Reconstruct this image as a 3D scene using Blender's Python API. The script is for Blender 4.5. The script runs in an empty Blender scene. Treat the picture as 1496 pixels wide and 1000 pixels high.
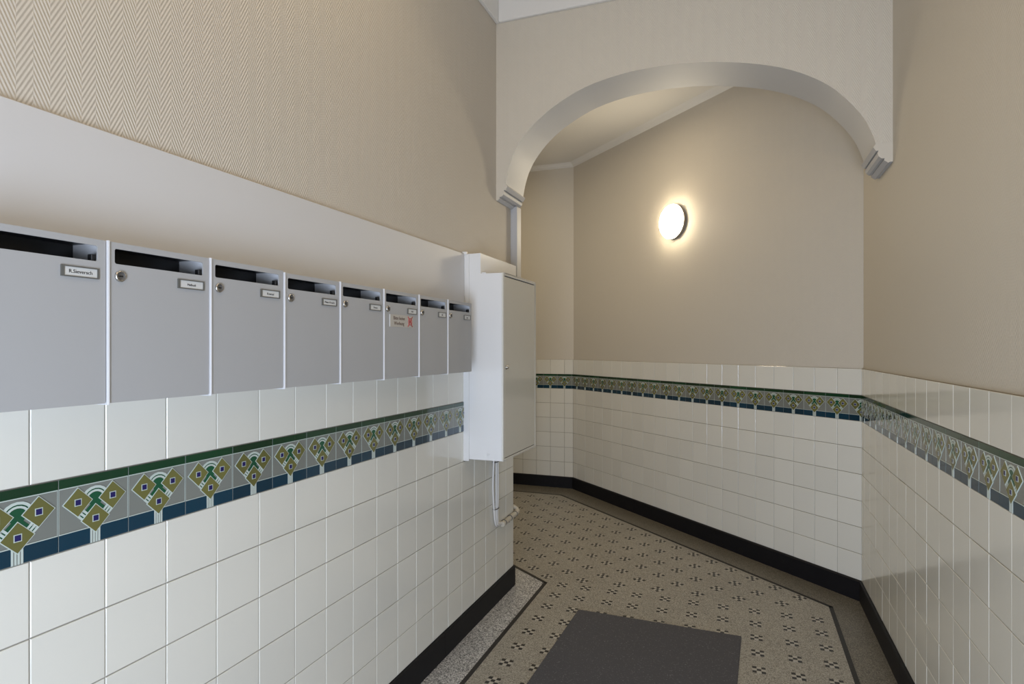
import bpy, bmesh, math, random
from mathutils import Vector, Matrix
random.seed(7)
SC = bpy.context.scene
COL = SC.collection
PI = math.pi

# ------------------------------------------------------------------ camera
F_PX, XV, YH, CAM_H = 893.0, 1083.0, 509.0, 1.44
YAW = math.atan((XV - 748) / F_PX)
cd = bpy.data.cameras.new('camera'); cam = bpy.data.objects.new('camera', cd); COL.objects.link(cam)
cd.sensor_width = 36; cd.lens = 36 * F_PX / 1496; cd.clip_start = .02
cd.shift_y = (YH - 500) / 1496
cam.location = (0, 0, CAM_H); cam.rotation_euler = (PI / 2, 0, YAW)
SC.camera = cam

# ------------------------------------------------------------------ light and exposure
w = bpy.data.worlds.new('world'); SC.world = w; w.use_nodes = True
bg = w.node_tree.nodes['Background']; bg.inputs[0].default_value = (.75, .85, 1, 1); bg.inputs[1].default_value = .6
SC.view_settings.view_transform = 'Standard'; SC.view_settings.look = 'None'
SC.view_settings.gamma = 1; SC.view_settings.use_curve_mapping = False
SC.view_settings.exposure = 0.08

def area(name, loc, rot, sx, sy, watts, col):
    l = bpy.data.lights.new(name, 'AREA'); l.shape = 'RECTANGLE'; l.size = sx; l.size_y = sy; l.energy = watts; l.color = col
    o = bpy.data.objects.new(name, l); COL.objects.link(o); o.location = loc; o.rotation_euler = rot
    return o
LIGHTS = [
 ('street_door_daylight', (.12, -.92, .68), (PI / 2, 0, 0), .80, 1.28, 72, (.75, .87, 1.08)),
 ('street_door_skylight', (-.33, -.92, 2.15), (PI / 2, 0, 0), 1.3, .6, 4, (.76, .875, 1.0)),
 ('hall_ceiling_lamp', (-.6, 1.6, 3.45), (0, 0, 0), .35, .35, 4.8, (1.0, .78, .45)),
 ('entrance_ceiling_lamp', (-.4, .0, 3.2), (PI / 3, 0, 0), .35, .35, 7, (1.0, .72, .40)),
 ('rear_hall_lamp', (-2.2, 4.9, 3.25), (0, 0, 0), .35, .35, 6, (1.0, .89, .68)),
 ('rear_ceiling_lamp', (-1.0, 4.4, 3.25), (0, 0, 0), .35, .35, 6, (1.0, .83, .60)),
]
for a in LIGHTS: area(*a)

# ------------------------------------------------------------------ materials
def nodes_of(m): return m.node_tree.nodes, m.node_tree.links
def mat(name, col, rough=.5, metal=0, emit=None, estr=0, vary=0, coat=0, spec=.5):
    m = bpy.data.materials.new(name); m.use_nodes = True
    N, L = nodes_of(m); b = N['Principled BSDF']
    b.inputs['Base Color'].default_value = (*col, 1); b.inputs['Roughness'].default_value = rough
    b.inputs['Metallic'].default_value = metal; b.inputs['Coat Weight'].default_value = coat
    b.inputs['Specular IOR Level'].default_value = spec
    if emit: b.inputs['Emission Color'].default_value = (*emit, 1); b.inputs['Emission Strength'].default_value = estr
    if vary:
        oi = N.new('ShaderNodeObjectInfo'); mr = N.new('ShaderNodeMapRange'); h = N.new('ShaderNodeHueSaturation')
        mr.inputs[3].default_value = 1 - vary; mr.inputs[4].default_value = 1 + vary * .6
        L.new(oi.outputs['Random'], mr.inputs[0]); L.new(mr.outputs[0], h.inputs['Value'])
        h.inputs['Color'].default_value = (*col, 1); L.new(h.outputs[0], b.inputs['Base Color'])
    return m
def math_node(N, op, a=None, b=None):
    n = N.new('ShaderNodeMath'); n.operation = op
    if a is not None: n.inputs[0].default_value = a
    if b is not None: n.inputs[1].default_value = b
    return n
def wallpaper(name, col, dist=.0013, strength=.5):
    """painted wallpaper with a raised herringbone, laid out in metres on the wall's UVs"""
    m = mat(name, col, .62); N, L = nodes_of(m); b = N['Principled BSDF']
    uv = N.new('ShaderNodeTexCoord'); sep = N.new('ShaderNodeSeparateXYZ'); L.new(uv.outputs['UV'], sep.inputs[0])
    pp = math_node(N, 'PINGPONG', None, .0313); of = math_node(N, 'ADD', None, .0148 + 2.504); L.new(sep.outputs[0], of.inputs[0]); L.new(of.outputs[0], pp.inputs[0])
    sl = math_node(N, 'MULTIPLY', None, 2.0); L.new(pp.outputs[0], sl.inputs[0])
    ad = math_node(N, 'ADD'); L.new(sl.outputs[0], ad.inputs[0]); L.new(sep.outputs[1], ad.inputs[1])
    fr = math_node(N, 'MULTIPLY', None, 2 * PI / .0165); L.new(ad.outputs[0], fr.inputs[0])
    sn = math_node(N, 'SINE'); L.new(fr.outputs[0], sn.inputs[0])
    nz = N.new('ShaderNodeTexNoise'); nz.inputs['Scale'].default_value = 160; L.new(uv.outputs['UV'], nz.inputs['Vector'])
    mx = math_node(N, 'MULTIPLY_ADD', None, .55); L.new(nz.outputs[0], mx.inputs[0]); L.new(sn.outputs[0], mx.inputs[2])
    bp = N.new('ShaderNodeBump'); bp.inputs['Strength'].default_value = strength; bp.inputs['Distance'].default_value = dist
    L.new(mx.outputs[0], bp.inputs['Height']); L.new(bp.outputs[0], b.inputs['Normal'])
    return m
def terrazzo(name, stops, scale):
    m = mat(name, (.3, .3, .3), .38); N, L = nodes_of(m); b = N['Principled BSDF']
    tc = N.new('ShaderNodeTexCoord'); v = N.new('ShaderNodeTexVoronoi'); v.inputs['Scale'].default_value = scale
    L.new(tc.outputs['Object'], v.inputs['Vector'])
    sp = N.new('ShaderNodeSeparateColor'); L.new(v.outputs['Color'], sp.inputs[0])
    r = N.new('ShaderNodeValToRGB'); r.color_ramp.interpolation = 'CONSTANT'
    while len(r.color_ramp.elements) < len(stops): r.color_ramp.elements.new(.5)
    for e, (p, c) in zip(r.color_ramp.elements, stops): e.position = p; e.color = (*c, 1)
    L.new(sp.outputs[0], r.inputs[0])
    nz = N.new('ShaderNodeTexNoise'); nz.inputs['Scale'].default_value = 2.2; nz.inputs['Detail'].default_value = 5
    L.new(tc.outputs['Object'], nz.inputs['Vector'])
    mr = N.new('ShaderNodeMapRange'); mr.inputs[3].default_value = .82; mr.inputs[4].default_value = 1.15; L.new(nz.outputs[0], mr.inputs[0])
    h = N.new('ShaderNodeHueSaturation'); L.new(r.outputs[0], h.inputs['Color']); L.new(mr.outputs[0], h.inputs['Value'])
    L.new(h.outputs[0], b.inputs['Base Color'])
    return m
def speckled(name, col, col2, rough, scale, amount=.5, metal=0):
    m = mat(name, col, rough, metal); N, L = nodes_of(m); b = N['Principled BSDF']
    tc = N.new('ShaderNodeTexCoord'); nz = N.new('ShaderNodeTexNoise'); nz.inputs['Scale'].default_value = scale; nz.inputs['Detail'].default_value = 3
    L.new(tc.outputs['Object'], nz.inputs['Vector'])
    r = N.new('ShaderNodeValToRGB'); r.color_ramp.elements[0].position = amount; r.color_ramp.elements[1].position = min(amount + .22, 1)
    r.color_ramp.elements[0].color = (*col, 1); r.color_ramp.elements[1].color = (*col2, 1)
    L.new(nz.outputs[0], r.inputs[0]); L.new(r.outputs[0], b.inputs['Base Color'])
    bp = N.new('ShaderNodeBump'); bp.inputs['Strength'].default_value = .15; bp.inputs['Distance'].default_value = .001
    L.new(nz.outputs[0], bp.inputs['Height']); L.new(bp.outputs[0], b.inputs['Normal'])
    return m

M = {}
M['paper'] = wallpaper('herringbone_wallpaper', (.575, .52, .44))
M['paper_plain'] = wallpaper('faint_wallpaper', (.60, .55, .465), .0008, .4)
M['white_paint'] = mat('white_ceiling_paint', (.74, .72, .68), .6)
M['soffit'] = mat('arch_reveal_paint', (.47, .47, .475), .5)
M['grout'] = mat('grout', (.22, .19, .135), .9)
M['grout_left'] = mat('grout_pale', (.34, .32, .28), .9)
M['tile'] = mat('cream_glazed_tile', (.735, .715, .64), .10, vary=.035)
M['stone'] = speckled('black_skirting_stone', (.006, .006, .008), (.008, .008, .009), .55, 30)
M['stone'].node_tree.nodes['Principled BSDF'].inputs['Specular IOR Level'].default_value = .25
M['terr_field'] = terrazzo('terrazzo_field', [(0, (.10, .092, .075)), (.12, (.255, .235, .195)), (.45, (.335, .312, .262)), (.8, (.46, .43, .37))], 330)
M['terr_border'] = terrazzo('terrazzo_border', [(0, (.06, .05, .038)), (.2, (.13, .115, .09)), (.6, (.18, .165, .13)), (.85, (.27, .25, .20))], 330)
M['terr_left_lit'] = terrazzo('terrazzo_border_daylit', [(0, (.10, .10, .10)), (.22, (.36, .355, .35)), (.6, (.52, .515, .50)), (.82, (.74, .73, .71))], 230)  # daylight on the left border painted in as a paler terrazzo
M['mosaic_black'] = mat('black_mosaic', (.010, .009, .009), .4)
M['mosaic_white'] = mat('white_mosaic', (.44, .41, .35), .35)
M['line'] = speckled('dark_border_line', (.008, .007, .007), (.03, .026, .026), .5, 120)
M['mat'] = speckled('charcoal_mat', (.072, .070, .077), (.24, .235, .25), .95, 150, .60)
M['board'] = mat('white_board', (.60, .59, .58), .45)
M['mb_body'] = mat('mailbox_casing_paint', (.66, .66, .67), .4)
M['mb_door'] = mat('mailbox_grey_paint', (.395, .395, .395), .42)
M['mb_dark'] = mat('dark_letter_flap', (.018, .018, .019), .35)
M['black'] = mat('black_plastic', (.012, .012, .013), .4)
M['chrome'] = mat('nickel', (.62, .60, .57), .25, 1)
M['steel_grey'] = mat('grey_plastic_frame', (.12, .12, .11), .4)
M['lock_grey'] = mat('dull_lock_face', (.16, .155, .15), .4, .6)
M['card'] = mat('name_card', (.62, .62, .60), .4)
M['ink'] = mat('black_ink', (.03, .03, .03), .6)
M['stick'] = mat('beige_sticker', (.48, .45, .40), .3)
M['ink_brown'] = mat('brown_ink', (.10, .055, .04), .5)
M['ink_red'] = mat('red_ink', (.42, .05, .05), .5)
M['cab'] = mat('white_lacquer', (.72, .72, .715), .25)
M['cab_door_warm'] = mat('warm_lit_door_lacquer', (.60, .575, .50), .16)  # warm light on the room-facing side put into the lacquer colour
M['gap_shade'] = mat('painted_gap_shade', (.02, .018, .015), .7)  # shade in the slit around the cabinet door, as a colour
M['pvc'] = mat('white_cable_sheath', (.70, .68, .65), .4)
M['pvc2'] = mat('cream_conduit', (.52, .47, .38), .45)
M['lamp_ring'] = mat('lamp_base_grey', (.16, .14, .12), .5)
M['lamp_glass'] = mat('opal_glass', (.9, .88, .82), .3, emit=(1.0, .86, .62), estr=42)
M['g_field'] = mat('grey_green_glaze', (.20, .208, .185), .07, vary=.12)
M['g_green'] = mat('dark_green_glaze', (.005, .042, .016), .07, vary=.4)
M['g_blue'] = mat('deep_blue_glaze', (.003, .034, .062), .07, vary=.25)
M['g_olive'] = mat('olive_glaze', (.15, .143, .042), .07, vary=.2)
M['g_cobalt'] = mat('cobalt_glaze', (.014, .012, .10), .07)
M['g_pale'] = mat('pale_line_glaze', (.52, .58, .53), .10)
M['g_teal'] = mat('teal_glaze', (.009, .085, .038), .07, vary=.2)

# ------------------------------------------------------------------ mesh helpers
class MB:
    """collects faces, each with a material, into one mesh"""
    def __init__(s): s.v = []; s.f = []; s.mi = []; s.mats = []; s.uv = {}; s.sm = []
    def m(s, k):
        if k not in s.mats: s.mats.append(k)
        return s.mats.index(k)
    def face(s, pts, k, smooth=False):
        i = len(s.v); s.v += [tuple(p) for p in pts]; s.f.append(tuple(range(i, i + len(pts)))); s.mi.append(s.m(k)); s.sm.append(smooth)
    def box(s, a, b, k):
        x0, y0, z0 = (min(a[i], b[i]) for i in range(3)); x1, y1, z1 = (max(a[i], b[i]) for i in range(3))
        P = [(x0, y0, z0), (x1, y0, z0), (x1, y1, z0), (x0, y1, z0), (x0, y0, z1), (x1, y0, z1), (x1, y1, z1), (x0, y1, z1)]
        i = len(s.v); s.v += P
        for q in ((0, 3, 2, 1), (4, 5, 6, 7), (0, 1, 5, 4), (1, 2, 6, 5), (2, 3, 7, 6), (3, 0, 4, 7)):
            s.f.append(tuple(i + j for j in q)); s.mi.append(s.m(k)); s.sm.append(False)
    def prism(s, poly, f0, f1, k, side=None):
        """poly: 2-D points; f0/f1 map a 2-D point to the back / front 3-D point. Front is wound as poly."""
        n = len(poly); i = len(s.v); s.v += [tuple(f0(p)) for p in poly] + [tuple(f1(p)) for p in poly]
        s.f.append(tuple(range(i + n, i + 2 * n))); s.mi.append(s.m(k)); s.sm.append(False)
        s.f.append(tuple(reversed(range(i, i + n)))); s.mi.append(s.m(side or k)); s.sm.append(False)
        for j in range(n):
            a, b = i + j, i + (j + 1) % n
            s.f.append((a, b, b + n, a + n)); s.mi.append(s.m(side or k)); s.sm.append(False)
    def tube(s, path, r, k, seg=10, closed=False):
        P = [Vector(p) for p in path]; n = len(P); i = len(s.v); up = Vector((0, 0, 1)); prev = None
        for j, p in enumerate(P):
            t = (P[(j + 1) % n] - P[j - 1]) if closed else (P[min(j + 1, n - 1)] - P[max(j - 1, 0)])
            t.normalize()
            if prev is None: a = t.cross(Vector((.3, .5, .8))).normalized()
            else: a = (prev - t * prev.dot(t)).normalized()
            prev = a; b = t.cross(a)
            for q in range(seg):
                c = 2 * PI * q / seg; s.v.append(tuple(p + (a * math.cos(c) + b * math.sin(c)) * r))
        for j in range(n if closed else n - 1):
            for q in range(seg):
                A = i + j * seg + q; B = i + j * seg + (q + 1) % seg; jn = (j + 1) % n
                C = i + jn * seg + (q + 1) % seg; D = i + jn * seg + q
                s.f.append((A, B, C, D)); s.mi.append(s.m(k)); s.sm.append(True)
        if not closed:
            s.f.append(tuple(reversed(range(i, i + seg)))); s.mi.append(s.m(k)); s.sm.append(False)
            s.f.append(tuple(range(i + (n - 1) * seg, i + n * seg))); s.mi.append(s.m(k)); s.sm.append(False)
    def lathe(s, prof, k, seg=32, axis='y', ks=None, c=(0, 0, 0)):
        """prof: (radius, distance in front); front is -Y"""
        i = len(s.v); n = len(prof)
        for r, d in prof:
            for q in range(seg):
                t = 2 * PI * q / seg; s.v.append((c[0] + r * math.cos(t), c[1] - d, c[2] + r * math.sin(t)))
        for j in range(n - 1):
            for q in range(seg):
                s.f.append((i + j * seg + q, i + j * seg + (q + 1) % seg, i + (j + 1) * seg + (q + 1) % seg, i + (j + 1) * seg + q))
                s.mi.append(s.m(ks[j] if ks else k)); s.sm.append(True)
        s.f.append(tuple(i + (n - 1) * seg + q for q in range(seg))); s.mi.append(s.m(ks[-1] if ks else k)); s.sm.append(True)
        s.f.append(tuple(i + q for q in reversed(range(seg)))); s.mi.append(s.m(k)); s.sm.append(False)
    def mesh(s, name, uv=None, bevel=0, seg=1):
        me = bpy.data.meshes.new(name); me.from_pydata(s.v, [], s.f)
        for k in s.mats: me.materials.append(M[k])
        for p, i, sm in zip(me.polygons, s.mi, s.sm): p.material_index = i; p.use_smooth = sm
        if bevel:
            bm = bmesh.new(); bm.from_mesh(me); bmesh.ops.remove_doubles(bm, verts=bm.verts, dist=1e-6)
            ed = [e for e in bm.edges if len(e.link_faces) == 2 and e.calc_face_angle(0) > .5]
            bmesh.ops.bevel(bm, geom=ed, offset=bevel, segments=seg, affect='EDGES', profile=.5, clamp_overlap=True)
            bmesh.ops.recalc_face_normals(bm, faces=bm.faces); bm.to_mesh(me); bm.free()
        if uv:
            l = me.uv_layers.new(name='UVMap')
            for p in me.polygons:
                for li in p.loop_indices: l.data[li].uv = uv(me.vertices[me.loops[li].vertex_index].co)
        me.update(); return me
def link(name, me, parent=None, loc=(0, 0, 0), rot=(0, 0, 0), **kw):
    o = bpy.data.objects.new(name, me); COL.objects.link(o); o.location = loc; o.rotation_euler = rot
    if parent: o.parent = parent
    for k, v in kw.items(): o[k] = v
    return o
def build(mb, name, parent=None, loc=(0, 0, 0), rot=(0, 0, 0), bevel=0, seg=1, uv=None, **kw):
    return link(name, mb.mesh(name, uv, bevel, seg), parent, loc, rot, **kw)
def empty(name, loc, rz=0, **kw):
    o = bpy.data.objects.new(name, None); COL.objects.link(o); o.location = loc; o.rotation_euler = (0, 0, rz); o.empty_display_size = .1
    for k, v in kw.items(): o[k] = v
    return o
def text_mesh(txt, size, k, align='LEFT', ext=.0003):
    c = bpy.data.curves.new('lettering', 'FONT'); c.body = txt; c.size = size; c.align_x = align; c.extrude = ext; c.resolution_u = 3
    o = bpy.data.objects.new('lettering', c); COL.objects.link(o)
    dg = bpy.context.evaluated_depsgraph_get(); me = bpy.data.meshes.new_from_object(o.evaluated_get(dg))
    bpy.data.objects.remove(o); bpy.data.curves.remove(c)
    me.materials.clear(); me.materials.append(M[k]); me.name = 'lettering'
    return me
uv_xz = lambda co: (co.x, co.z)

# ------------------------------------------------------------------ sizes read from the photograph (metres)
P = .1515                       # tile pitch
Z_BASE, Z_FR0, Z_FR1 = .115, 1.0235, 1.1715
Z_TOP = Z_FR1 + P               # top of the wainscot
ROW = (Z_FR0 - Z_BASE) / 6
CEIL_F, CEIL_B = 3.52, 3.34
C2 = Vector((-1.615, 6.085)); C1 = Vector((.640, 3.950))
AB = math.atan2(C1.y - C2.y, C1.x - C2.x); LB = (C1 - C2).length

# ------------------------------------------------------------------ room shell
# every wall: local X runs to the right as you face it, local -Y comes out of it
def shell(name, loc, rz, x0, x1, thick, top, grout='grout', paper='paper_plain', x1u=None):
    mb = MB()
    mb.box((x0, .0035, -.02), (x1, thick, Z_TOP), grout)
    mb.box((x0, .010, Z_TOP), (x1u if x1u is not None else x1, thick, top), paper)
    return build(mb, name, None, loc, (0, 0, rz), uv=uv_xz, kind='structure')
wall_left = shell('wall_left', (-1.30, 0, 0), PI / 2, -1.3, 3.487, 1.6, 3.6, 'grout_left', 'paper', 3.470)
wall_right = shell('wall_right', (.64, 0, 0), -PI / 2, -3.95, 1.3, .2, 3.6)
wall_far = shell('wall_far', (C2.x, C2.y, 0), AB, -.004, LB + .004, .2, 3.6)
wall_end = shell('wall_end', (C2.x, C2.y, 0), 0, -1.3, .004, .2, 3.6)
mb = MB(); mb.box((0, 0, -.02), (.1, 2.75, 3.6), 'paper_plain')
build(mb, 'wall_side', None, (-3.0, 3.45, 0), uv=lambda c: (c.y, c.z), kind='structure')
mb = MB()
mb.box((-1.4, 0, -.02), (-.98, .2, 3.6), 'paper_plain'); mb.box((.32, 0, -.02), (.8, .2, 3.6), 'paper_plain'); mb.box((-.98, 0, 2.42), (.32, .2, 3.6), 'paper_plain')
build(mb, 'wall_back', None, (0, -1.15, 0), uv=uv_xz, kind='structure')
mb = MB(); mb.box((-1.35, -1.5, CEIL_F), (.8, 3.3, CEIL_F + .08), 'white_paint')
build(mb, 'ceiling', kind='structure')
mb = MB(); mb.box((-3.0, 3.4, CEIL_B), (.9, 6.3, CEIL_B + .08), 'white_paint')
build(mb, 'ceiling', kind='structure')
mb = MB(); mb.box((-3.0, -1.5, -.06), (.9, 6.4, 0), 'terr_border')
floor = build(mb, 'floor', kind='structure')

# white fascia under the front ceiling, thin cornice round the rear hall
mb = MB(); mb.box((-1.312, -1.3, 3.29), (-1.290, 3.236, CEIL_F), 'white_paint'); build(mb, 'trim_1', kind='structure', bevel=.004)
mb = MB(); mb.box((-1.290, 3.214, 3.29), (.640, 3.236, CEIL_F), 'white_paint'); build(mb, 'trim_2', kind='structure', bevel=.004)
def cornice(name, loc, rz, x0, x1):
    mb = MB(); s = .042
    prof = [(0.012, -s), (0.012, 0), (-s, 0), (-s * .55, -s * .32), (-s * .25, -s * .65)]
    mb.prism(prof, lambda p: (x0, p[0], CEIL_B + p[1]), lambda p: (x1, p[0], CEIL_B + p[1]), 'white_paint')
    build(mb, name, None, loc, (0, 0, rz), kind='structure')
cornice('trim_3', (C2.x, C2.y, 0), AB, -.03, LB + .03)
cornice('trim_4', (C2.x, C2.y, 0), 0, -1.3, .03)

# ------------------------------------------------------------------ arch between the two halls
CURVE = [(-1.252, 2.372), (-1.236, 2.45), (-1.207, 2.53), (-1.160, 2.605), (-1.08, 2.692), (-.96, 2.777), (-.79, 2.853), (-.59, 2.893), (-.40, 2.902),
         (-.22, 2.892), (-.05, 2.866), (.12, 2.823), (.26, 2.766), (.385, 2.686), (.475, 2.592), (.535, 2.506), (.568, 2.43), (.582, 2.384)]
def catmull(pts, n=4):
    out = []
    for i in range(len(pts) - 1):
        p0, p1, p2, p3 = (Vector(pts[max(0, min(len(pts) - 1, i + d))]) for d in (-1, 0, 1, 2))
        for j in range(n):
            t = j / n
            out.append(.5 * ((2 * p1) + (p2 - p0) * t + (2 * p0 - 5 * p1 + 4 * p2 - p3) * t * t + (3 * p1 - p0 - 3 * p2 + p3) * t ** 3))
    out.append(Vector(pts[-1])); return out
AY0, AY1 = 3.235, 3.535
crv = [(p[0], p[1]) for p in catmull(CURVE)]
COR_L = [(-1.252, 2.372), (-1.240, 2.358), (-1.254, 2.336), (-1.263, 2.340), (-1.259, 2.327), (-1.264, 2.313), (-1.276, 2.303), (-1.290, 2.302),
         (-1.286, 2.294), (-1.304, 2.281), (-1.312, 2.285), (-1.330, 2.285)]
COR_R = [(.582, 2.384), (.571, 2.370), (.584, 2.350), (.592, 2.353), (.588, 2.339), (.594, 2.325), (.605, 2.315), (.618, 2.314),
         (.614, 2.306), (.632, 2.292), (.640, 2.296), (.66, 2.296)]
mb = MB(); TOPZ = 3.58
for a, b in zip(crv[:-1], crv[1:]):
    mb.face([(a[0], AY0, a[1]), (b[0], AY0, b[1]), (b[0], AY0, TOPZ), (a[0], AY0, TOPZ)], 'paper_plain')
    mb.face([(b[0], AY1, b[1]), (a[0], AY1, a[1]), (a[0], AY1, TOPZ), (b[0], AY1, TOPZ)], 'paper_plain')
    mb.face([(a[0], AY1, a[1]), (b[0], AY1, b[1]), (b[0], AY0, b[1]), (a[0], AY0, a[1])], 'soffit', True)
for x0, x1, z in ((-1.33, crv[0][0], crv[0][1]), (crv[-1][0], .66, crv[-1][1])):
    mb.face([(x0, AY0, z), (x1, AY0, z), (x1, AY0, TOPZ), (x0, AY0, TOPZ)], 'paper_plain')
    mb.face([(x1, AY1, z), (x0, AY1, z), (x0, AY1, TOPZ), (x1, AY1, TOPZ)], 'paper_plain')
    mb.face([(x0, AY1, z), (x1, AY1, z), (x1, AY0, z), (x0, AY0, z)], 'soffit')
_me = mb.mesh('wall_arch', uv_xz)
_bm = bmesh.new(); _bm.from_mesh(_me); bmesh.ops.remove_doubles(_bm, verts=_bm.verts, dist=1e-5); _bm.to_mesh(_me); _bm.free(); _me.set_sharp_from_angle(angle=.6)
wall_arch = link('wall_arch', _me, None, kind='structure')
#, uv=uv_xz, kind='structure')
for prof, xo in ((COR_L, -1.33), (COR_R, .66)):
    mb = MB(); poly = prof + [(xo, prof[0][1])]
    if xo > 0: poly = poly[::-1]
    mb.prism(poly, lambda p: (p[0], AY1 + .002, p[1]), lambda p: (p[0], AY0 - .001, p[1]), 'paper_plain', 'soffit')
    o = build(mb, 'corbel', wall_arch)
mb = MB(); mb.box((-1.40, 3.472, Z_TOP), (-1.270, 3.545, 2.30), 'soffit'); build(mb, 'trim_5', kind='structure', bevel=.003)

# ------------------------------------------------------------------ wall tiles (each its own piece) and the relief frieze
def tile_mesh(wd, ht):
    mb = MB(); g = .0011; e = .0022; x0, x1, z0, z1 = g, wd - g, g, ht - g
    A = [(x0, z0), (x1, z0), (x1, z1), (x0, z1)]; d = min(e, wd * .3)
    ring = [(0.0055, 0), (.0011, .0003), (.0002, .0012), (0, d)]
    for (y0, i0), (y1, i1) in zip(ring[:-1], ring[1:]):
        q = lambda i, y: [(x0 + i, y, z0 + i), (x1 - i, y, z0 + i), (x1 - i, y, z1 - i), (x0 + i, y, z1 - i)]
        a, b = q(i0, y0), q(i1, y1)
        for j in range(4): mb.face([a[j], a[(j + 1) % 4], b[(j + 1) % 4], b[j]], 'tile')
    i, y = ring[-1][1], 0
    mb.face([(x0 + i, y, z0 + i), (x1 - i, y, z0 + i), (x1 - i, y, z1 - i), (x0 + i, y, z1 - i)], 'tile')
    me = mb.mesh('tile')
    bm = bmesh.new(); bm.from_mesh(me); bmesh.ops.remove_doubles(bm, verts=bm.verts, dist=1e-6); bm.to_mesh(me); bm.free()
    return me
_tm = {}
def get_tile(wd, ht):
    k = (round(wd, 3), round(ht, 3))
    if k not in _tm: _tm[k] = tile_mesh(wd, ht)
    return _tm[k]
def clip_poly(poly, u0, u1):
    """cut a polygon (list of (u, v)) to u0..u1"""
    for s, lim in ((1, u0), (-1, u1)):
        out = []
        for a, b in zip(poly, poly[1:] + poly[:1]):
            ia, ib = s * (a[0] - lim) >= 0, s * (b[0] - lim) >= 0
            if ia: out.append(a)
            if ia != ib:
                t = (lim - a[0]) / (b[0] - a[0]); out.append((lim, a[1] + t * (b[1] - a[1])))
        poly = out
        if len(poly) < 3: return []
    return poly
def diamond(cx, cz, hx, hz): return [(cx, cz - hz), (cx + hx, cz), (cx, cz + hz), (cx - hx, cz)]
def arc_band(cx, cz, r0, r1, a0, a1, n=12):
    o = [(cx + r1 * math.cos(a0 + (a1 - a0) * i / n), cz + r1 * math.sin(a0 + (a1 - a0) * i / n)) for i in range(n + 1)]
    return [[o[i], o[i + 1], (cx + r0 * math.cos(a0 + (a1 - a0) * (i + 1) / n), cz + r0 * math.sin(a0 + (a1 - a0) * (i + 1) / n)),
             (cx + r0 * math.cos(a0 + (a1 - a0) * i / n), cz + r0 * math.sin(a0 + (a1 - a0) * i / n))] for i in range(n)]
def rect(a, b, c, d): return [(a, b), (c, b), (c, d), (a, d)]
def frieze_layers():
    Lr = []
    Lr.append((rect(.007, .868, .993, .992), 'g_green', .0008))
    Lr.append((rect(.007, .855, .993, .868), 'g_pale', .0013))
    Lr.append((rect(.007, .008, .43, .228), 'g_blue', .0008)); Lr.append((rect(.57, .008, .993, .228), 'g_blue', .0008))
    Lr.append((rect(.007, .228, .43, .240), 'g_pale', .0013)); Lr.append((rect(.57, .228, .993, .240), 'g_pale', .0013))
    for a, b in ((.43, .455), (.47, .493), (.507, .53), (.545, .57)): Lr.append((rect(a, .004, b, .26), 'g_pale', .0014))
    Lr.append((rect(.455, .004, .545, .26), 'g_field', .0007))
    for a, b in ((0, .012), (.988, 1)): Lr.append((rect(a, .004, b, .996), 'g_pale', .0004))
    # green fan under the arches and its two legs
    CX, CZ = .503, .615
    n = 10; fan = [(CX + .118 * math.cos(PI * i / n), CZ + .118 * math.sin(PI * i / n)) for i in range(n + 1)]
    Lr.append((fan + [(CX - .02, .50), (CX + .02, .50)], 'g_teal', .0009))
    Lr.append(([(CX, .63), (CX - .215, .415), (CX - .155, .355), (CX + .06, .57)], 'g_teal', .0008)); Lr.append(([(CX, .63), (CX - .06, .57), (CX + .155, .355), (CX + .215, .415)], 'g_teal', .0008))
    for r0, r1 in ((.122, .152), (.170, .208)):
        for q in arc_band(CX, CZ, r0, r1, -.35, PI + .35): Lr.append((q, 'g_pale', .0014))
    for q in arc_band(CX, CZ, .152, .170, -.2, PI + .2, 8): Lr.append((q, 'g_teal', .0008))
    for sg in (1, -1):          # pale bars at the ends of the legs
        for d in (0, .034, .068):
            x, z = .178 + d, .392 - d
            for t0, t1 in ((0, .024),):
                c = (CX - sg * (.135 + d), CZ - .155 - d)
                u, v = Vector((sg * .038, -.038)), Vector((sg * .011, .011))
                pts = [c2 for c2 in (Vector(c) - u - v, Vector(c) + u - v, Vector(c) + u + v, Vector(c) - u + v)]
                if sg < 0: pts = pts[::-1]
                Lr.append(([(p.x, p.y) for p in pts], 'g_pale', .0012))
    for cx, cz in ((.255, .632), (.752, .632), (CX, .352)):
        Lr.append((diamond(cx, cz, .208, .213), 'g_pale', .0017)); Lr.append((diamond(cx, cz, .194, .199), 'g_olive', .0021))
        Lr.append((rect(cx - .048, cz - .050, cx + .048, cz + .050), 'g_pale', .0025)); Lr.append((rect(cx - .037, cz - .039, cx + .037, cz + .039), 'g_cobalt', .0028))
    return Lr
LAYERS = frieze_layers()
def frieze_mesh(u0, u1):
    mb = MB(); ht = Z_FR1 - Z_FR0; wd = P
    mb.box(((u0 + (.006 if u0 == 0 else 0)) * wd, .006, .0008), ((u1 - (.006 if u1 == 1 else 0)) * wd, 0.0, ht - .0008), 'g_field')
    for poly, k, h in LAYERS:
        q = clip_poly(poly, max(u0, .006), min(u1, .994))
        if len(q) < 3: continue
        mb.prism(q, lambda p: (p[0] * wd, -.0001, p[1] * ht), lambda p, h=h: (p[0] * wd, -h, p[1] * ht), k)
    # a pale joint edge down both sides of the tile
    return mb.mesh('frieze_tile')
_fm = {}
def get_frieze(u0, u1):
    k = (round(u0, 2), round(u1, 2))
    if k not in _fm: _fm[k] = frieze_mesh(*k)
    return _fm[k]
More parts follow.
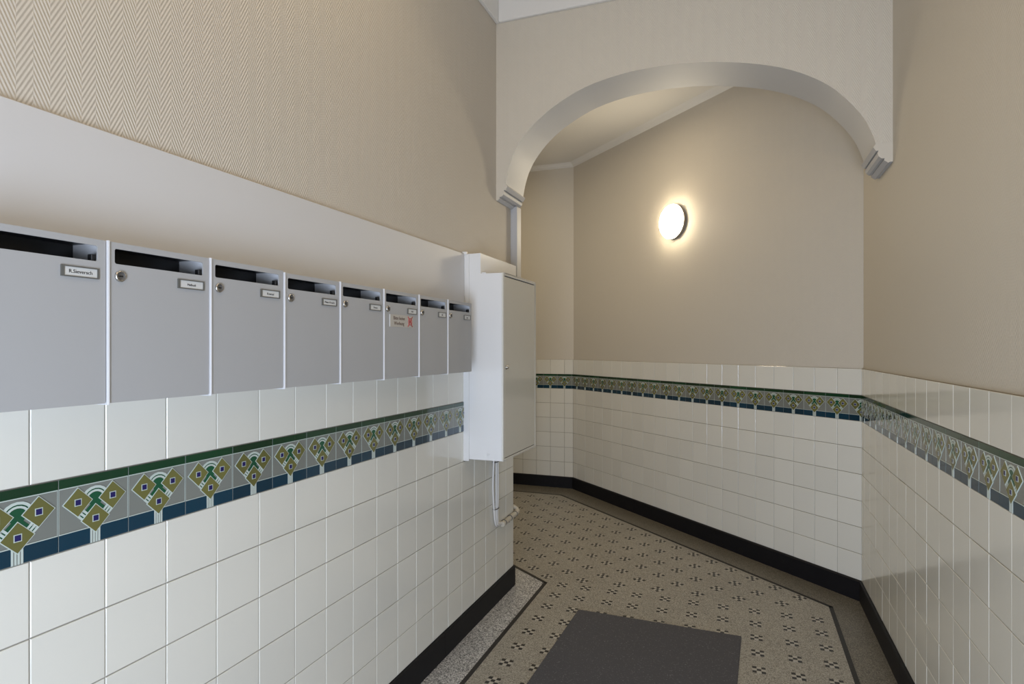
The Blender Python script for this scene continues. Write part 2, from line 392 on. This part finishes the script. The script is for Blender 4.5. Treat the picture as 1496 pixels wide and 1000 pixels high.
def tile_wall(wall, x0, x1, off, foff, last_full=False):
    """tiles and frieze on a wall between local x0 and x1; off / foff: where a tile / frieze joint falls"""
    def spans(o):
        k = math.floor((x0 - o) / P); a = o + k * P; out = []
        while a < x1 - 1e-4:
            s, e = max(a, x0), min(a + P, x1)
            if e - s > .012: out.append((a, s, e))
            a += P
        return out
    rows = [(Z_BASE + i * ROW, ROW) for i in range(6)] + [(Z_FR1, P)]
    for a, s, e in spans(off):
        for z, h in rows:
            o = link('tile', get_tile(e - s, h), wall, (s, random.uniform(-.0003, .0003), z), (random.uniform(-.003, .003), 0, random.uniform(-.003, .003)))
    for a, s, e in spans(foff):
        u0, u1 = (s - a) / P, (e - a) / P
        u0 = round(u0, 2); u1 = round(u1, 2)
        link('frieze_tile', get_frieze(u0, u1), wall, (a, random.uniform(-.0002, .0002), Z_FR0))
tile_wall(wall_left, .485, 3.489, .938, .839)
tile_wall(wall_far, 0.0, LB, LB - 21 * P, LB - 21 * P - P / 2)
tile_wall(wall_end, -1.0, 0.0, -.6 * P, -.6 * P - P / 2)
tile_wall(wall_right, -3.95, -1.45, -3.95 + .09, -3.95 + .09 + P / 2)

# ------------------------------------------------------------------ black stone skirting
def skirting(name, loc, rz, joints):
    o = empty(name, loc, rz, kind='structure')
    for a, b in zip(joints[:-1], joints[1:]):
        mb = MB(); prof = [(.004, 0), (-.012, 0), (-.012, Z_BASE - .006), (-.008, Z_BASE - .001), (.004, Z_BASE - .001)]
        mb.prism(prof, lambda p: (b - .0006, p[0], p[1]), lambda p: (a + .0006, p[0], p[1]), 'stone')
        build(mb, 'skirting_stone', o)
skirting('baseboard_left', (-1.30, 0, 0), PI / 2, (.4, 1.5, 2.55, 3.492))
skirting('baseboard_far', (C2.x, C2.y, 0), AB, (0, 1.02, 2.06, LB - .004))
skirting('baseboard_end', (C2.x, C2.y, 0), 0, (-1.3, -.62, 0))
skirting('baseboard_right', (.64, 0, 0), -PI / 2, (-3.942, -3.0, -2.0, -1.0, 0))

# ------------------------------------------------------------------ terrazzo field, border line, mosaic motifs
FIELD = [(-1.11, -1.3), (.470, -1.3), (.466, 3.805), (-1.652, 5.772), (-2.9, 5.772), (-2.9, 4.87), (-1.124, 3.582)]
mb = MB(); mb.prism(FIELD, lambda p: (p[0], p[1], -.01), lambda p: (p[0], p[1], .0008), 'terr_field')
build(mb, 'terrazzo_field', floor)
mb = MB(); mb.prism([(-1.30, -1.1), (-1.105, -1.1), (-1.122, 3.582), (-1.60, 3.93), (-1.60, 3.495), (-1.30, 3.495)], lambda p: (p[0], p[1], -.01), lambda p: (p[0], p[1], .0004), 'terr_left_lit')
build(mb, 'terrazzo_border', floor)  # left strip of the border, brightened through its colour
LINE_W = .011
def strip(a, b, ext=.0):
    a, b = Vector(a), Vector(b); d = (b - a).normalized(); n = Vector((-d.y, d.x)) * LINE_W; a = a - d * LINE_W * ext; b = b + d * LINE_W * ext
    mb = MB(); mb.prism([a - n, b - n, b + n, a + n], lambda p: (p[0], p[1], -.01), lambda p: (p[0], p[1], .0014), 'line')
    build(mb, 'border_strip', floor)
for a, b in ((FIELD[0], FIELD[6]), (FIELD[6], FIELD[5]), (FIELD[1], FIELD[2]), (FIELD[2], FIELD[3]), (FIELD[3], FIELD[4])): strip(a, b, .6)
mb = MB(); t = .0192
for i in range(3):
    for j in range(3):
        x, y = (i - 1.5) * t, (j - 1.5) * t; g = .0008; h = .0016 + ((i * 2 + j) % 3) * .0002
        q = rect(x + g, y + g, x + t - g, y + t - g)
        mb.prism(q, lambda p: (p[0], p[1], -.004), lambda p: (p[0], p[1], h), 'mosaic_black' if (i + j) % 2 == 0 else 'mosaic_white')
motif = mb.mesh('mosaic_motif')
def inside(p, poly, marg):
    x, y = p; c = False
    for (x1, y1), (x2, y2) in zip(poly, poly[1:] + poly[:1]):
        if (y1 > y) != (y2 > y) and x < (x2 - x1) * (y - y1) / (y2 - y1) + x1: c = not c
        d = Vector((x2 - x1, y2 - y1)); tt = max(0, min(1, ((x - x1) * d.x + (y - y1) * d.y) / d.length_squared))
        if (Vector((x, y)) - Vector((x1, y1)) - d * tt).length < marg: return False
    return c
XS = [-1.018, -.873, -.714, -.570, -.409, -.253, -.094, .067, .228, .378]
for j in range(12):
    y = 3.583 - .1625 * j
    for i, x in enumerate(XS):
        if -.80 < x < -.03 and y < 3.21: continue            # under the mat, out of sight
        dy = (x + 1.02) * .010
        link('mosaic_motif', motif, floor, (x + j * .0018, y + dy, 0), (0, 0, random.uniform(-.03, .03)))
for n1 in range(-22, 16):
    for n2 in range(-8, 22):
        x = -1.274 + .1255 * n1 + .1015 * n2; y = 3.795 - .111 * n1 + .123 * n2
        if y > 3.655 and x > -2.3 and inside((x, y), FIELD, .035):
            link('mosaic_motif', motif, floor, (x, y, 0), (0, 0, PI / 4 + .05 + random.uniform(-.03, .03)))

# ------------------------------------------------------------------ white board behind the mailboxes
mb = MB(); mb.box((-.5, -.006, Z_TOP - .0015), (2.772, .009, 1.912), 'board')
build(mb, 'mounting_board', None, (-1.30, 0, 0), (0, 0, PI / 2), bevel=.0015,
      label='long smooth white board on the left wall behind the mailboxes', category='board')

# ------------------------------------------------------------------ mailboxes
def rounded(x0, z0, x1, z1, r, n=4):
    o = []
    for cx, cz, a0 in ((x1 - r, z0 + r, -PI / 2), (x1 - r, z1 - r, 0), (x0 + r, z1 - r, PI / 2), (x0 + r, z0 + r, PI)):
        for i in range(n + 1): a = a0 + PI / 2 * i / n; o.append((cx + r * math.cos(a), cz + r * math.sin(a)))
    return o
def plate_with_hole(outer, inner, y0, y1, k):
    """front at y0 (more negative), back at y1"""
    bm = bmesh.new(); fr = []
    for y in (y0, y1):
        ed = []; loops = []
        for lp in (outer, inner):
            vs = [bm.verts.new((x, y, z)) for x, z in lp]; loops.append(vs)
            ed += [bm.edges.new((a, b)) for a, b in zip(vs, vs[1:] + vs[:1])]
        bmesh.ops.triangle_fill(bm, use_beauty=True, edges=ed); fr.append(loops)
    for a, b in zip(fr[0], fr[1]):
        for j in range(len(a)): bm.faces.new((a[j], a[(j + 1) % len(a)], b[(j + 1) % len(a)], b[j]))
    bmesh.ops.recalc_face_normals(bm, faces=bm.faces)
    me = bpy.data.meshes.new('door'); bm.to_mesh(me); bm.free(); me.materials.append(M[k]); return me
MW, MD = .2507, .1145          # pitch and depth of a box; local origin: bottom left rear corner, front is -Y
def mailbox_meshes(MH):
    r = {}
    mb = MB(); t = .0022
    mb.box((.0008, 0, 0), (MW - .0008, -.003, MH), 'mb_body')
    mb.box((.0008, 0, -.003), (.0052, -MD - .004, MH + .001), 'mb_body')
    mb.box((MW - .0032, 0, 0), (MW - .0008, -MD + .0035, MH), 'mb_body')
    mb.box((.004, -.002, 0), (MW - .002, -MD + .0035, t), 'mb_body'); mb.box((.004, -.002, MH - t), (MW - .002, -MD + .0035, MH), 'mb_body')
    r['body'] = mb.mesh('body', None, .0007)
    slot = rounded(.0175, MH - .0435, .2335, MH - .0130, .0045)
    r['door'] = plate_with_hole(rounded(.0062, .0004, MW - .0012, MH - .0004, .003), slot, -MD, -MD + .0035, 'mb_door')
    mb = MB(); mb.box((.006, -MD + .094, MH - .09), (.2475, -MD + .092, MH - .003), 'mb_dark')
    mb.box((.006, -MD + .004, MH - .056), (.190, -MD + .094, MH - .054), 'mb_dark')
    mb.box((.006, -MD + .004, MH - .0045), (.2475, -MD + .094, MH - .003), 'mb_dark')
    r['letter_flap'] = mb.mesh('letter_flap')
    mb = MB(); mb.box((.2255, -MD + .006, MH - .046), (.2345, -MD + .018, MH - .0295), 'black'); r['flap_hinge'] = mb.mesh('flap_hinge', None, .001)
    lz = MH - .068
    mb = MB(); mb.lathe([(.0115, 0), (.0115, .002), (.0105, .0042), (.0088, .0048), (.0082, .0036), (.0010, .0036)], 'chrome', 24, ks=['chrome', 'chrome', 'chrome', 'lock_grey', 'lock_grey', 'lock_grey'], c=(.0285, -MD, lz)); r['lock'] = mb.mesh('lock')
    mb = MB(); mb.box((.0245, -MD - .0035, lz - .0014), (.0325, -MD - .0042, lz + .0014), 'black'); r['keyhole'] = mb.mesh('keyhole')
    x0, x1, z0, z1 = .163, .2345, MH - .079, MH - .058
    mb = MB()
    for a, b in (((x0, z0), (x1, z0 + .0022)), ((x0, z1 - .0022), (x1, z1)), ((x0, z0 + .0022), (x0 + .006, z1 - .0022)), ((x1 - .0032, z0 + .0022), (x1, z1 - .0022))):
        mb.box((a[0], -MD, a[1]), (b[0], -MD - .0028, b[1]), 'steel_grey')
    r['name_holder'] = mb.mesh('name_holder')
    mb = MB(); mb.box((x0 + .006, -MD, z0 + .0022), (x1 - .0032, -MD - .0012, z1 - .0022), 'card'); r['name_card'] = mb.mesh('name_card')
    return r
NAMES = ['R.Sieversch', 'Melbudi', 'Konrad', 'Meier-Krusch', 'Krause', 'Abel', 'Uhl', 'Lotte']
ORD = ['first', 'second', 'third', 'fourth', 'fifth', 'sixth', 'seventh', 'eighth']
LAB = ['grey mailbox cut by the left photo edge, first and nearest of the row',
       'grey mailbox with full door nearest the camera, second from the left',
       'grey mailbox third from the left in the row on the white board',
       'grey mailbox fourth from the left, its name card filled by a long name',
       'grey mailbox fifth from the left, directly before the one with a sticker',
       'grey mailbox carrying the beige sticker with a red emblem, sixth from the left',
       'grey mailbox directly after the one with the sticker, seventh from the left',
       'grey mailbox at the far end of the row beside the white cabinet']
_mm = {}
for k in range(8):
    MH = .3235 if k < 3 else .3185
    if MH not in _mm: _mm[MH] = mailbox_meshes(MH)
    r = _mm[MH]
    y0 = .853 + MW * (k - 1)
    b = empty('mailbox', (-1.2945, y0, 1.330), PI / 2, label=LAB[k], category='mailbox', group='grey mailboxes in a row on the left wall')
    for part in ('body', 'door', 'letter_flap', 'flap_hinge'): link(part, r[part], b)
    lk = link('lock', r['lock'], b); link('keyhole', r['keyhole'], lk)
    nh = link('name_holder', r['name_holder'], b); link('name_card', r['name_card'], nh)
    sz = .0098 if k == 0 else (.0072 if k == 1 else .0085)
    me = text_mesh(NAMES[k], sz, 'ink', 'CENTER'); link('lettering', me, nh, (.200, -MD - .0014, MH - .0715), (PI / 2, 0, 0))
    if k == 5:
        mb = MB(); mb.box((.042, -MD, MH - .131), (.207, -MD - .0010, MH - .086), 'stick'); mb.box((.040, -MD, MH - .131), (.0435, -MD - .0022, MH - .086), 'card')
        s = build(mb, 'sticker', b, label='beige sticker with brown lettering and a red emblem')
        me = text_mesh('Bitte keine', .0185, 'ink_brown', 'CENTER'); link('lettering', me, s, (.105, -MD - .0012, MH - .1045), (PI / 2, 0, 0))
        me = text_mesh('Werbung', .0185, 'ink_brown', 'CENTER'); link('lettering', me, s, (.105, -MD - .0012, MH - .1235), (PI / 2, 0, 0))
        mb = MB(); cx, cz = .184, MH - .1085
        mb.tube([(cx + .0125 * math.cos(a * PI / 10), -MD - .0012, cz + .0125 * math.sin(a * PI / 10)) for a in range(20)], .0016, 'ink_red', 6, True)
        for s1, s2 in ((1, 1), (1, -1)): mb.tube([(cx - .0165 * s1, -MD - .0012, cz - .019 * s2), (cx + .0165 * s1, -MD - .0012, cz + .019 * s2)], .0018, 'ink_red', 6)
        mb.box((cx - .006, -MD - .0009, cz - .004), (cx + .006, -MD - .0016, cz + .004), 'ink_brown')
        build(mb, 'emblem', s)

# ------------------------------------------------------------------ white meter cabinet
CB = empty('meter_cabinet', (-1.30, 2.782, .885), PI / 2, label='white steel meter cabinet, door tinted as warm-lit, at the end of the left wall', category='cabinet')
W, Hf, Hb = .510, .925, 1.027
mb = MB()
prof = [(.009, 0), (-.203, 0), (-.203, Hf), (-.090, Hf), (-.090, Hb), (.009, Hb)]
mb.prism(prof, lambda p: (W, p[0], p[1]), lambda p: (0, p[0], p[1]), 'cab')
# door rim of the white casing, tinted for the warm light
for a, b in (((0, 0), (.018, Hf)), ((W - .018, 0), (W, Hf)), ((.018, 0), (W - .018, .010)), ((.018, Hf - .012), (W - .018, Hf))):
    mb.box((a[0], -.202, a[1]), (b[0], -.2105, b[1]), 'cab_door_warm')
build(mb, 'casing', CB, bevel=.0015)
mb = MB(); mb.box((.0215, -.2035, .0135), (W - .0215, -.2095, Hf - .017), 'cab_door_warm'); build(mb, 'door', CB, bevel=.0015, label='glossy cabinet door with warm light tinted into its lacquer')
mb = MB(); mb.box((.0185, -.2031, .0105), (W - .0185, -.2033, Hf - .0125), 'gap_shade'); build(mb, 'door_gap_shade', CB)  # dark sheet standing in for the shade round the door
mb = MB(); mb.lathe([(.011, 0), (.011, .004), (.0075, .006), (.0075, .012), (.005, .014)], 'chrome', 20, c=(.041, -.2095, .460)); lk = build(mb, 'door_lock', CB)
mb = MB(); mb.box((-.0065, .009, -.008), (-.0008, -.029, Hb - .004), 'cab'); build(mb, 'mounting_frame', CB, bevel=.001)
mb = MB(); mb.box((-.010, .009, Hb - .006), (.002, -.018, Hb + .010), 'cab'); build(mb, 'end_cap', CB, bevel=.001)
mb = MB(); mb.box((.001, -.094, Hf + .0002), (.010, -.118, Hf + .006), 'cab'); build(mb, 'latch_tab', CB, bevel=.001)
mb = MB()
mb.lathe([(.006, 0), (.006, .0012), (.003, .0016)], 'cab', 14); o = build(mb, 'screw_cap', CB, (-.0002, -.132, .03), (0, 0, -PI / 2))

# ------------------------------------------------------------------ cables under the cabinet and the conduit round the corner
CBL = empty('cable_bundle', (-1.30, 3.178, .885), 0, label='white cables hanging from the cabinet tied together along the tiled wall', category='cables')
def smooth(pts, n=6): return [tuple(p) for p in catmull(pts, n)]
for i, (y, bend) in enumerate(((-.028, -.014), (.001, 0), (.030, .002))):
    x = .011 + .002 * (i == 1)
    pts = [(x, y, .01), (x, y + .2 * bend, -.07), (x, y + bend, -.20), (x, y + .4 * bend, -.30), (x, y * .8, -.36), (x, y * .7 + .004, -.40), (x, y * .55 + .020, -.432 + (2 - i) * -.004), (x, y * .4 + .052, -.450 + i * .004), (x, .092, -.455 + i * .004), (x, .115, -.455 + i * .003)]
    mb = MB(); mb.tube(smooth(pts), .0058, 'pvc', 10); build(mb, 'cable', CBL)
for z in (-.082, -.345):
    mb = MB(); mb.tube([(.011 + .013 * math.cos(a), .001 + .036 * math.sin(a) * (1 if abs(z) < .2 else .85), z) for a in [2 * PI * q / 20 for q in range(20)]], .0022, 'black', 6, True)
    build(mb, 'cable_tie', CBL)
CON = empty('cable_conduit', (-1.30, 3.26, .43), 0, label='cream conduit clipped low on the tiles and turning round the wall corner', category='conduit')
pts = [(.016, .005, -.002), (.016, .08, .001), (.016, .17, .004), (.016, .235, .007), (.013, .262, .013), (-.006, .276, .024), (-.04, .280, .034), (-.10, .280, .036)]
mb = MB(); mb.tube(smooth(pts), .0150, 'pvc2', 12); build(mb, 'conduit_pipe', CON)
for y in (.032, .125, .215):
    mb = MB(); mb.tube([(.016 + (.0158) * math.cos(a), y, .002 + y * .02 + (.0158) * math.sin(a)) for a in [2 * PI * q / 16 for q in range(16)]], .0022, 'steel_grey', 6, True)
    mb.box((.004, y - .003, -.022), (.016, y + .003, -.012), 'steel_grey'); build(mb, 'pipe_clip', CON)

# ------------------------------------------------------------------ round wall lamp
n = Vector((math.sin(AB), -math.cos(AB)))
lp = C2.lerp(C1, .4945)
LMP = empty('wall_lamp', (lp.x + n.x * -.010, lp.y + n.y * -.010, 2.449), AB, label='round lit opal wall lamp with grey rim on the far wall', category='lamp')
mb = MB(); mb.lathe([(.130, 0), (.136, .006), (.138, .030), (.135, .036), (.10, .036)], 'lamp_ring', 48); build(mb, 'lamp_base', LMP)
mb = MB(); mb.lathe([(.134, .036)] + [(.137 * math.cos(a), .040 + .050 * math.sin(a)) for a in [PI / 2 * i / 10 for i in range(10)]], 'lamp_glass', 48); build(mb, 'lamp_shade', LMP)

# ------------------------------------------------------------------ doormat
mb = MB(); mb.prism([(-.878, 1.75), (-.052, 1.75), (0.0, 3.244), (-.835, 3.262)], lambda p: (p[0], p[1], .0012), lambda p: (p[0], p[1], .009), 'mat')
build(mb, 'doormat', bevel=.002, label='charcoal grey doormat lying on the terrazzo floor', category='doormat')
